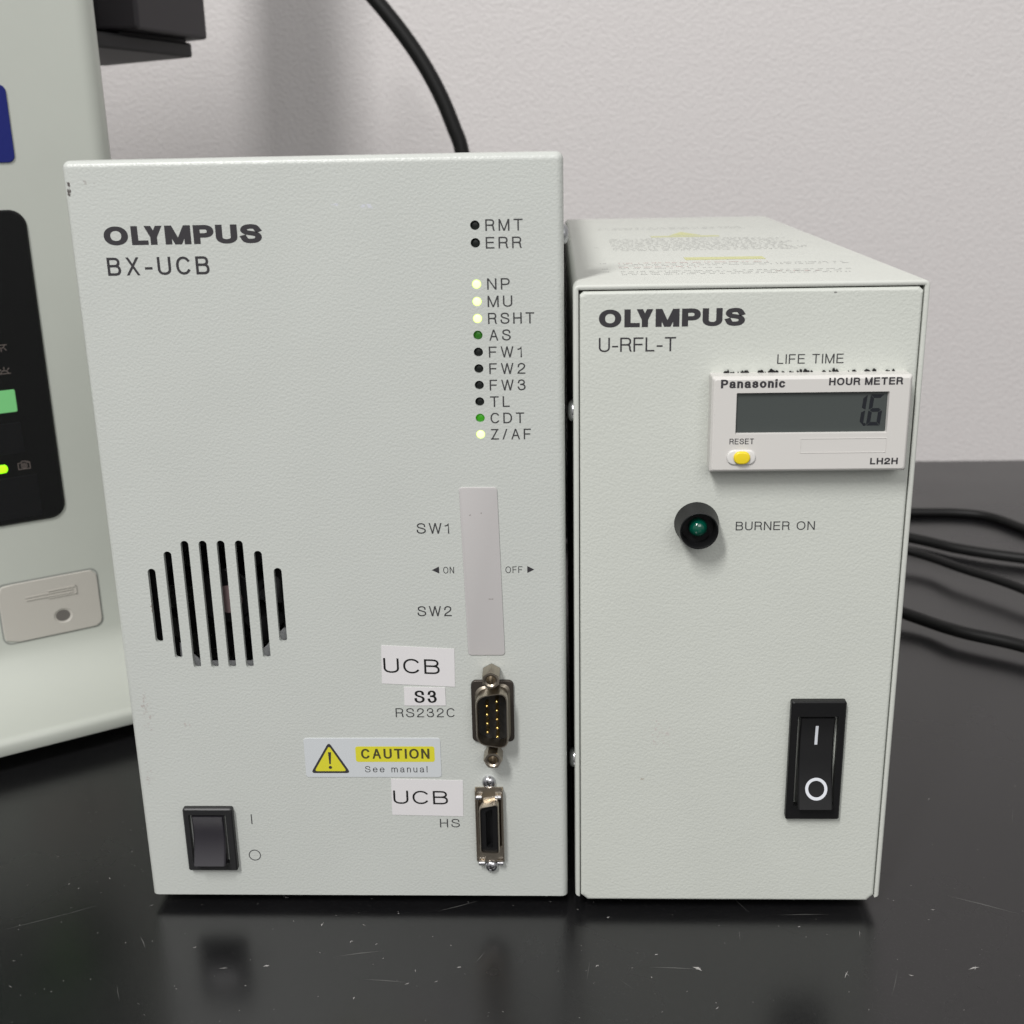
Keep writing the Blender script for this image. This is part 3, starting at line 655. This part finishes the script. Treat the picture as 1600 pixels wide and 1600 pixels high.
# burner lamp in a black tube
LX, LZ = 35.4, 123.1
tb = lathe(MB(), LX, LZ, [(6.05, 0), (5.9, .6), (5.1, 6.6), (4.85, 6.7), (4.6, 6.4), (4.3, 2.2)], 40, base=YF).build('burner_lamp', plastic_black, B, smooth=40, label='round green lamp recessed in a black tube')
lathe(MB(), LX, LZ, [(2.5, 1.5), (2.5, 3.6), (2.2, 4.6), (1.5, 5.3), (.7, 5.6), (.1, 5.68)], 28, base=YF).build('lens', lamp_green, tb, smooth=60)
profB = lambda t: 1.9 + 3.4*(1-t)**1.6 - 1.3*math.sin(PI*t) + .3*t**6
fr, rk = rocker_switch(B, 63.3, 78.7, 33.0, 70.75, 66.1, 75.9, 38.2, 65.5, YF, plastic_black, 'tall black rocker switch marked with a line and a circle', profB, 2.1)
def onrocker(uu, v, k):
    t_ = (v - 38.2)/(65.5-38.2); return (uu, YF - profB(t_) - .06, v)
mb = MB(); N_ = 8
for i in range(N_):
    za = 57.0 + 6.1*i/N_; zb = 57.0 + 6.1*(i+1)/N_; mb.add([onrocker(70.45, za, 0), onrocker(71.25, za, 0), onrocker(71.25, zb, 0), onrocker(70.45, zb, 0)], [(0,1,2,3)])
mb.build('switch_mark', ink_white, rk, fix=False)
mb = MB(); a = circ(71.3, 43.9, 3.15, 40); b = circ(71.3, 43.9, 2.3, 40)
mb.add([onrocker(x, z, 0) for x, z in a] + [onrocker(x, z, 0) for x, z in b], [(i, (i+1) % 40, 40+(i+1) % 40, 40+i) for i in range(40)])
mb.build('switch_mark', ink_white, rk, fix=False)
side_screw(B, BX0, 6.5, 152.8, 3.1, 1.5, -1); side_screw(B, BX0, 6.5, 47.6, 3.1, 1.5, -1); side_screw(B, BX1, 7.5, 153.9, 3.1, 1.4, 1, plastic_black)
# printed instructions on the cover: unreadable rows of small print, two yellow bands
ZT = BZ1 + .04
def prints(rows, m, name, k=0):
    mb = MB()
    for (xa, xb, y, h_) in rows:
        x = xa
        while x < xb:
            w_ = random.uniform(.8, 3.4); w_ = min(w_, xb-x)
            # each word: a few letter-like ticks
            q = x
            while q < x + w_ - .25:
                if random.random() < .85: mb.add([(q, y, ZT), (q+.3, y, ZT), (q+.3, y+h_*random.uniform(.55, 1), ZT), (q, y+h_*random.uniform(.55, 1), ZT)], [(0,1,2,3)])
                q += .48
            x += w_ + .9
    o = mb.build(name, m, B, fix=False); o['kind'] = 'stuff'; return o
rows = [(16, 82, y, 1.5) for y in (45, 41.2)] + [(16, 84 - random.uniform(0, 12), y, 1.5) for y in (26.5, 22.7, 19)] + [(16, 45, 34, 1.5)]
prints(rows, ink_pale, 'small_print')
prints([(16, 62, 48.8, 1.5), (16, 40, 37.5, 1.5), (58, 70, 22.7, 1.5)], ink_red, 'small_print')
prints([(17, 76 + random.uniform(-6, 6), 88 + 4.4*i, 1.9) for i in range(11)], ink_pale, 'small_print')
prints([(15, 72, 183, 2.2), (15, 72, 177, 2.2)], ink_pale, 'small_print')
prints([(11, 13, y, 1.5) for y in (48.8, 34, 26.5, 100)], ink_pale, 'small_print')
MB().add([(37, 56, ZT), (61, 56, ZT), (61, 64, ZT), (37, 64, ZT)], [(0,1,2,3)]).build('yellow_band', yellow_pale, B, fix=False)
MB().add([(33, 139, ZT), (58, 139, ZT), (58, 144, ZT), (33, 144, ZT)], [(0,1,2,3)]).build('yellow_band', yellow_pale, B, fix=False)
MB().add([(40, 146, ZT), (52, 146, ZT), (46, 162, ZT)], [(0,1,2)]).build('warning_triangle', yellow_pale, B, fix=False)
for x in (14, 80):
    for y in (25, 215): MB().add(*[[(x + 6*math.cos(2*PI*i/20), y + 6*math.sin(2*PI*i/20), z) for z in (0, 5.4) for i in range(20)], [(i, (i+1) % 20, 20+(i+1) % 20, 20+i) for i in range(20)] + [tuple(range(19, -1, -1)), tuple(range(20, 40))]]).build('foot', rubber, B)

# ================================================================== microscope body (far left)
d = Vector((math.cos(math.radians(33)), math.sin(math.radians(33)), 0)); nrm = Vector((d.y, -d.x, 0)); OFF = -218.3
def SC(s_, t_, z): return d*s_ + nrm*(OFF + t_) + Vector((0, 0, z))
M_ = thing('microscope', 'pale grey microscope stand with a black control panel on its side', 'microscope', SC(-150, -60, 0))
prof = [(-150, 7), (37.5, 7), (38.6, 7.6), (39, 9), (39, 11.0)] + [(39 - 3*(1-math.cos(a)) , 11.0 + 3*math.sin(a)) for a in [k/6*PI/2 for k in range(1, 7)]]
for k in range(1, 11):
    a = k/10*PI/2; prof.append((36 - 36*math.sin(a), 14.0 + 21*(1-math.cos(a))))
prof += [(0, 60), (0, 120), (0, 220), (0, 330), (-6, 336), (-150, 336)]
rings = []
for s_, pull in [(-330, 0), (-200, 0)] + [(-57 - 9 + 9*math.sin(k/8*PI/2), 9*(1-math.cos(k/8*PI/2))) for k in range(9)]:
    rings.append([SC(s_, (t_ - pull if t_ > -140 else t_), z) for t_, z in prof])
MB().loft(rings).build('body', scope_paint, M_, smooth=30)
for s_, t_ in ((-300, -10), (-110, -10), (-110, -130), (-300, -130)):
    MB().add(*[[tuple(SC(s_ + 9*math.cos(2*PI*i/20), t_ + 9*math.sin(2*PI*i/20), z)) for z in (0, 7.1) for i in range(20)], [(i, (i+1) % 20, 20+(i+1) % 20, 20+i) for i in range(20)] + [tuple(range(19, -1, -1)), tuple(range(20, 40))]]).build('foot', rubber, M_)
# arm and head above the frame
MB().add(*[[SC(s_, t_, z) for z in (336, 470) for s_, t_ in ((-330,-20),(-90,-20),(-90,-130),(-330,-130))], [(0,3,2,1),(4,5,6,7),(0,1,5,4),(1,2,6,5),(2,3,7,6),(3,0,4,7)]]).build('arm', scope_paint, M_, bevel=8, seg=4)
def splate(poly, t0, t1, m, name, parent, b=.3, label=None):
    """plate on the stand's side: poly in (s, z)"""
    rg = [[SC(s_, t0, z) for s_, z in poly], [SC(s_, t1-b, z) for s_, z in poly], [SC(s_, t1, z) for s_, z in inset_poly(poly, b)]]
    return MB().loft(rg).build(name, m, parent, label=label)
cp = splate(rrect(-190, -91.9, 84.3, 201.8, 6, 8), -.5, 1.0, panel_black, 'control_panel', M_, .6)
rim = rrect(-190, -91.9, 84.3, 201.8, 6, 8)
def sring(outer, innr, t0, t1, m, name, parent):
    n = len(outer); vs = [SC(a, t0, z) for a, z in outer] + [SC(a, t1, z) for a, z in outer] + [SC(a, t0, z) for a, z in innr] + [SC(a, t1, z) for a, z in innr]; fs = []
    for i in range(n):
        j = (i+1) % n; fs += [(i, j, j+n, i+n), (i+2*n, i+3*n, j+3*n, j+2*n), (i+n, j+n, j+3*n, i+3*n)]
    return MB().add(vs, fs).build(name, m, parent)
splate(rrect(-160, -104.4, 128.1, 136.6, .6, 3), .9, 1.3, lcd_green, 'display', cp, .1)
splate(rrect(-122, -110.9, 105.2, 108.3, 1.3, 6), .9, 1.7, led_lime, 'indicator_lamp', cp, .4)
splate(rrect(-150, -103.8, 112, 124, .5, 2), .9, 1.15, mat('panel_key', (.006, .006, .007), .32, spec=.3), 'key', cp, .1)
splate(rrect(-150, -100.6, 86.5, 103, .5, 2), .9, 1.15, mat('panel_key', (.006, .006, .007), .32, spec=.3), 'key', cp, .1)
def icon(strokes, cs, cz, sc, w_=.32):
    mb = MB()
    for k, st_ in enumerate(strokes):
        vs, fs = ribbon([(x*sc + cs, y*sc + cz) for x, y in st_], w_, w_, -1e9, 1e9); mb.add([SC(x, 1.05 + .01*k, z) for x, z in vs], fs)
    mb.build('icon', icon_grey, cp, fix=False)
lampi = [arc(0, 0, .5, .45, 180, 360, 12) + [(.5, 0), (-.5, 0)], [(-.8, 0), (.8, 0)], [(0, -.6), (0, -.9)], [(-.45, -.5), (-.65, -.75)], [(.45, -.5), (.65, -.75)]]
icon(lampi, -107.0, 153.5, 2.6); icon([[(x, -y) for x, y in s2] for s2 in lampi], -107.0, 142.8, 2.6)
icon([[(-1,-.65),(1,-.65),(1,.5),(.5,.5),(.35,.8),(-.35,.8),(-.5,.5),(-1,.5),(-1,-.65)], arc(0,-.05,.5,.45,0,360,18), arc(0,-.05,.22,.2,0,360,12), [(.7,.5),(.7,.75)]], -104.9, 107.0, 2.1)
splate(rrect(-170, -92.8, 218.2, 244.8, 2.5, 6), -.3, .6, blue, 'badge', M_, .2)
app = rrect(-121.2, -83.6, 36.0, 60.2, 3, 6); hc = (-98.4, 43.3)
ang = [math.atan2(z - hc[1], a_ - hc[0]) for a_, z in app]
ang = [2*PI*i/48 for i in range(48)]
def ray_hit(a_):
    dx, dz = math.cos(a_), math.sin(a_)
    for (x1_, z1_), (x2_, z2_) in zip(app, app[1:] + app[:1]):
        ex, ez = x2_-x1_, z2_-z1_; den = dx*ez - dz*ex
        if abs(den) < 1e-9: continue
        t_ = ((x1_-hc[0])*ez - (z1_-hc[1])*ex)/den; w_ = ((x1_-hc[0])*dz - (z1_-hc[1])*dx)/den
        if t_ > 0 and -1e-6 <= w_ <= 1 + 1e-6: return (hc[0] + dx*t_, hc[1] + dz*t_)
app = [ray_hit(a_) for a_ in ang]
hring = lambda q: [(hc[0] + q*1.15*math.cos(a_), hc[1] + q*math.sin(a_)) for a_ in ang]
ap = MB().loft([[SC(a_, t_, z) for a_, z in pl_] for pl_, t_ in ((app, -.5), (app, .25), (inset_poly(app, .25), .5), (hring(3.1), .5), (hring(2.9), .3), (hring(2.2), .12), (hring(.8), .07))]).build('access_plate', plate_beige, M_)
sring(rrect(-121.9, -82.9, 35.3, 60.9, 3.4, 6), rrect(-121.25, -83.55, 35.95, 60.25, 3, 6), -.4, .06, mat('joint_line', (.26, .27, .25), .8), 'joint', ap)
MB().loft([[SC(hc[0] + q*1.15*math.cos(2*PI*i/24), t_, hc[1] + q*math.sin(2*PI*i/24)) for i in range(24)] for q, t_ in ((2.5, .10), (2.5, .17))]).build('screw_socket', mat('socket_shade', (.13, .12, .11), .5), ap)  # darker disc stands in for the shade of a deeper hole
mb = MB()
for (a, b_, z0_, z1_) in ((-111.5, -93.5, 53.6, 54.0), (-111.5, -93.5, 52.4, 52.8), (-103, -92, 54.6, 55.0), (-103, -92, 51.6, 52.0), (-92.4, -92.0, 51.6, 55.0)):
    mb.loft([[SC(s_, t_, z) for s_, z in ((a, z0_), (b_, z0_), (b_, z1_), (a, z1_))] for t_ in (.4, .8)])
mb.build('embossed_mark', plate_beige, ap)
# black stage at the front of the stand
def zprism(plan, z0_, z1_): 
    n = len(plan); return MB().add([(x, y, z0_) for x, y in plan] + [(x, y, z1_) for x, y in plan], [tuple(range(n-1, -1, -1)), tuple(range(n, 2*n))] + [(i, (i+1) % n, (i+1) % n + n, i+n) for i in range(n)])
zprism([(-205, 150), (-189, 217), (-173, 289), (-232, 338), (-300, 300), (-260, 200)], 262, 268.5).build('stage_plate', stage_black, M_, bevel=1.2, seg=3)
zprism([(-215, 234), (-195, 230), (-178, 229), (-166, 292), (-235, 350), (-290, 300)], 270, 335).build('stage_block', stage_grey, M_, bevel=1.5, seg=3)
zprism([(-256, 262), (-207, 250), (-199, 294), (-248, 312)], 334, 620).build('shadow_column', stage_black, M_, bevel=1.5, seg=3)  # unseen column added above the stage to cast the wall's shadow band
zprism([(-215, 234), (-190, 238), (-176, 290), (-232, 338), (-290, 300)], 268.5, 270).build('stage_spacer', stage_black, M_)

# ================================================================== cables
def cable(name, label, pts, rad, group=None):
    o = tube(pts, rad).build(name, cable_mat, None, smooth=60); o['label'] = label; o['category'] = 'cable'
    if group: o['group'] = group
    return o
cable('cable', 'thick black cable hanging down behind the taller grey box', [(-150, 366, 352), (-121, 362, 321), (-95, 360, 293), (-77, 360, 270), (-65, 360, 250), (-56.5, 360, 230), (-51, 360, 210), (-45, 358, 150), (-40, 350, 60), (-30, 340, 12), (10, 345, 5), (60, 350, 5)], 4.0)
cable('cable', 'black cable farthest back on the bench, nearest the wall', [(60, 378, 4), (150, 386, 3), (213, 385, 2.6), (239, 383, 2.6), (255, 374, 2.6), (266, 352, 2.6), (285, 310, 2.6), (330, 250, 2.6)], 2.6)
cable('cable', 'second black cable from the wall, crossing the bench beside the shorter box', [(60, 380, 10), (140, 372, 5), (196, 333, 4), (217, 314, 4), (246, 298, 4), (300, 280, 3), (360, 270, 3)], 2.9)
cable('cable', 'black cable raised off the bench between the second cable and the nearest one', [(60, 360, 20), (130, 330, 16), (186, 299, 8), (204, 273, 8), (225, 242, 8), (250, 190, 6), (290, 140, 3)], 2.3)
cable('cable', 'black cable nearest the camera at the right side of the shorter box', [(2.6, 262, 176), (2.6, 262, 90), (8, 264, 30), (60, 290, 14), (110, 255, 14), (161, 217, 6), (179, 196, 6), (202, 179, 6), (230, 150, 5), (290, 120, 3)], 2.9)  # hidden upright run added behind the gap between the boxes to keep it black

# ================================================================== lint and scratches on the bench
mb = MB()
def fleck(x, y, L_, a, w_, bend=.0):
    c_, s2 = math.cos(a), math.sin(a); pts = [(-L_/2, 0), (0, bend*L_), (L_/2, 0)]
    P = [(x + c_*i - s2*j, y + s2*i + c_*j) for i, j in pts]; nx, ny = -s2*w_/2, c_*w_/2
    vs = [(P[0][0], P[0][1], .03), (P[1][0]-nx, P[1][1]-ny, .03), (P[2][0], P[2][1], .03), (P[1][0]+nx, P[1][1]+ny, .03 + w_*.5)]
    mb.add(vs, [(0, 1, 3), (1, 2, 3), (0, 3, 2)])
for i in range(480):
    y = -78 + 160*random.random()**1.3; x = random.uniform(-180, 175)
    fleck(x, y, random.uniform(.2, .8) if random.random() < .9 else random.uniform(1, 2), random.uniform(0, PI), random.uniform(.03, .10), random.uniform(-.3, .3))
for x, y, L_, a, w_, b in [(-63.5, -17, 2.2, 1.2, .7, .2), (-86, -28, 3.2, .2, .15, .5), (-98, -29, 4.5, .1, .12, .1), (-109, -20, 2, .5, .3, .1), (-31, -28, 2.2, .2, .2, .4), (8, -27, 2.2, .8, .45, .3), (-45, -35, 2.4, .4, .35, 0), (-37, -34, 2, .5, .3, 0), (85, -12, 7, 1.35, .25, 0), (50, -13, 8, 1.5, .12, 0), (77, -30, 6, 1.1, .15, .1), (36, -28, 5, -.6, .2, .6), (113, -27, 6, .3, .5, .2), (12, -5, 1.2, .3, .7, 0), (25, -22, 1.6, .2, .5, .3), (68, -9, 1.3, .2, .5, 0), (-56, -18, 1.4, 1, .4, 0)]:
    fleck(x, y, L_*.6, a, w_*.35, b*.5); fleck(x + .3, y + .2, L_*.35, a + .9, w_*.3, -b*.4)
o = mb.build('lint_specks', mat('lint', (.32, .31, .30), .7), None); o['kind'] = 'stuff'; o['label'] = 'white lint specks scattered on the black bench'
mb = MB()
for i in range(45):
    fleck(random.uniform(-190, 190), random.uniform(-80, 60), random.uniform(3, 16), random.uniform(0, PI), random.uniform(.03, .06), random.uniform(-.05, .05))
fleck(-160, -8, 22, .45, .09, .0); fleck(-150, -3, 14, .5, .06, .0); fleck(125, 2, 24, -.45, .07, .02)
o = mb.build('bench_scratches', mat('scratch', (.075, .075, .072), .5), None); o['kind'] = 'stuff'; o['label'] = 'fine pale scratches on the black bench'
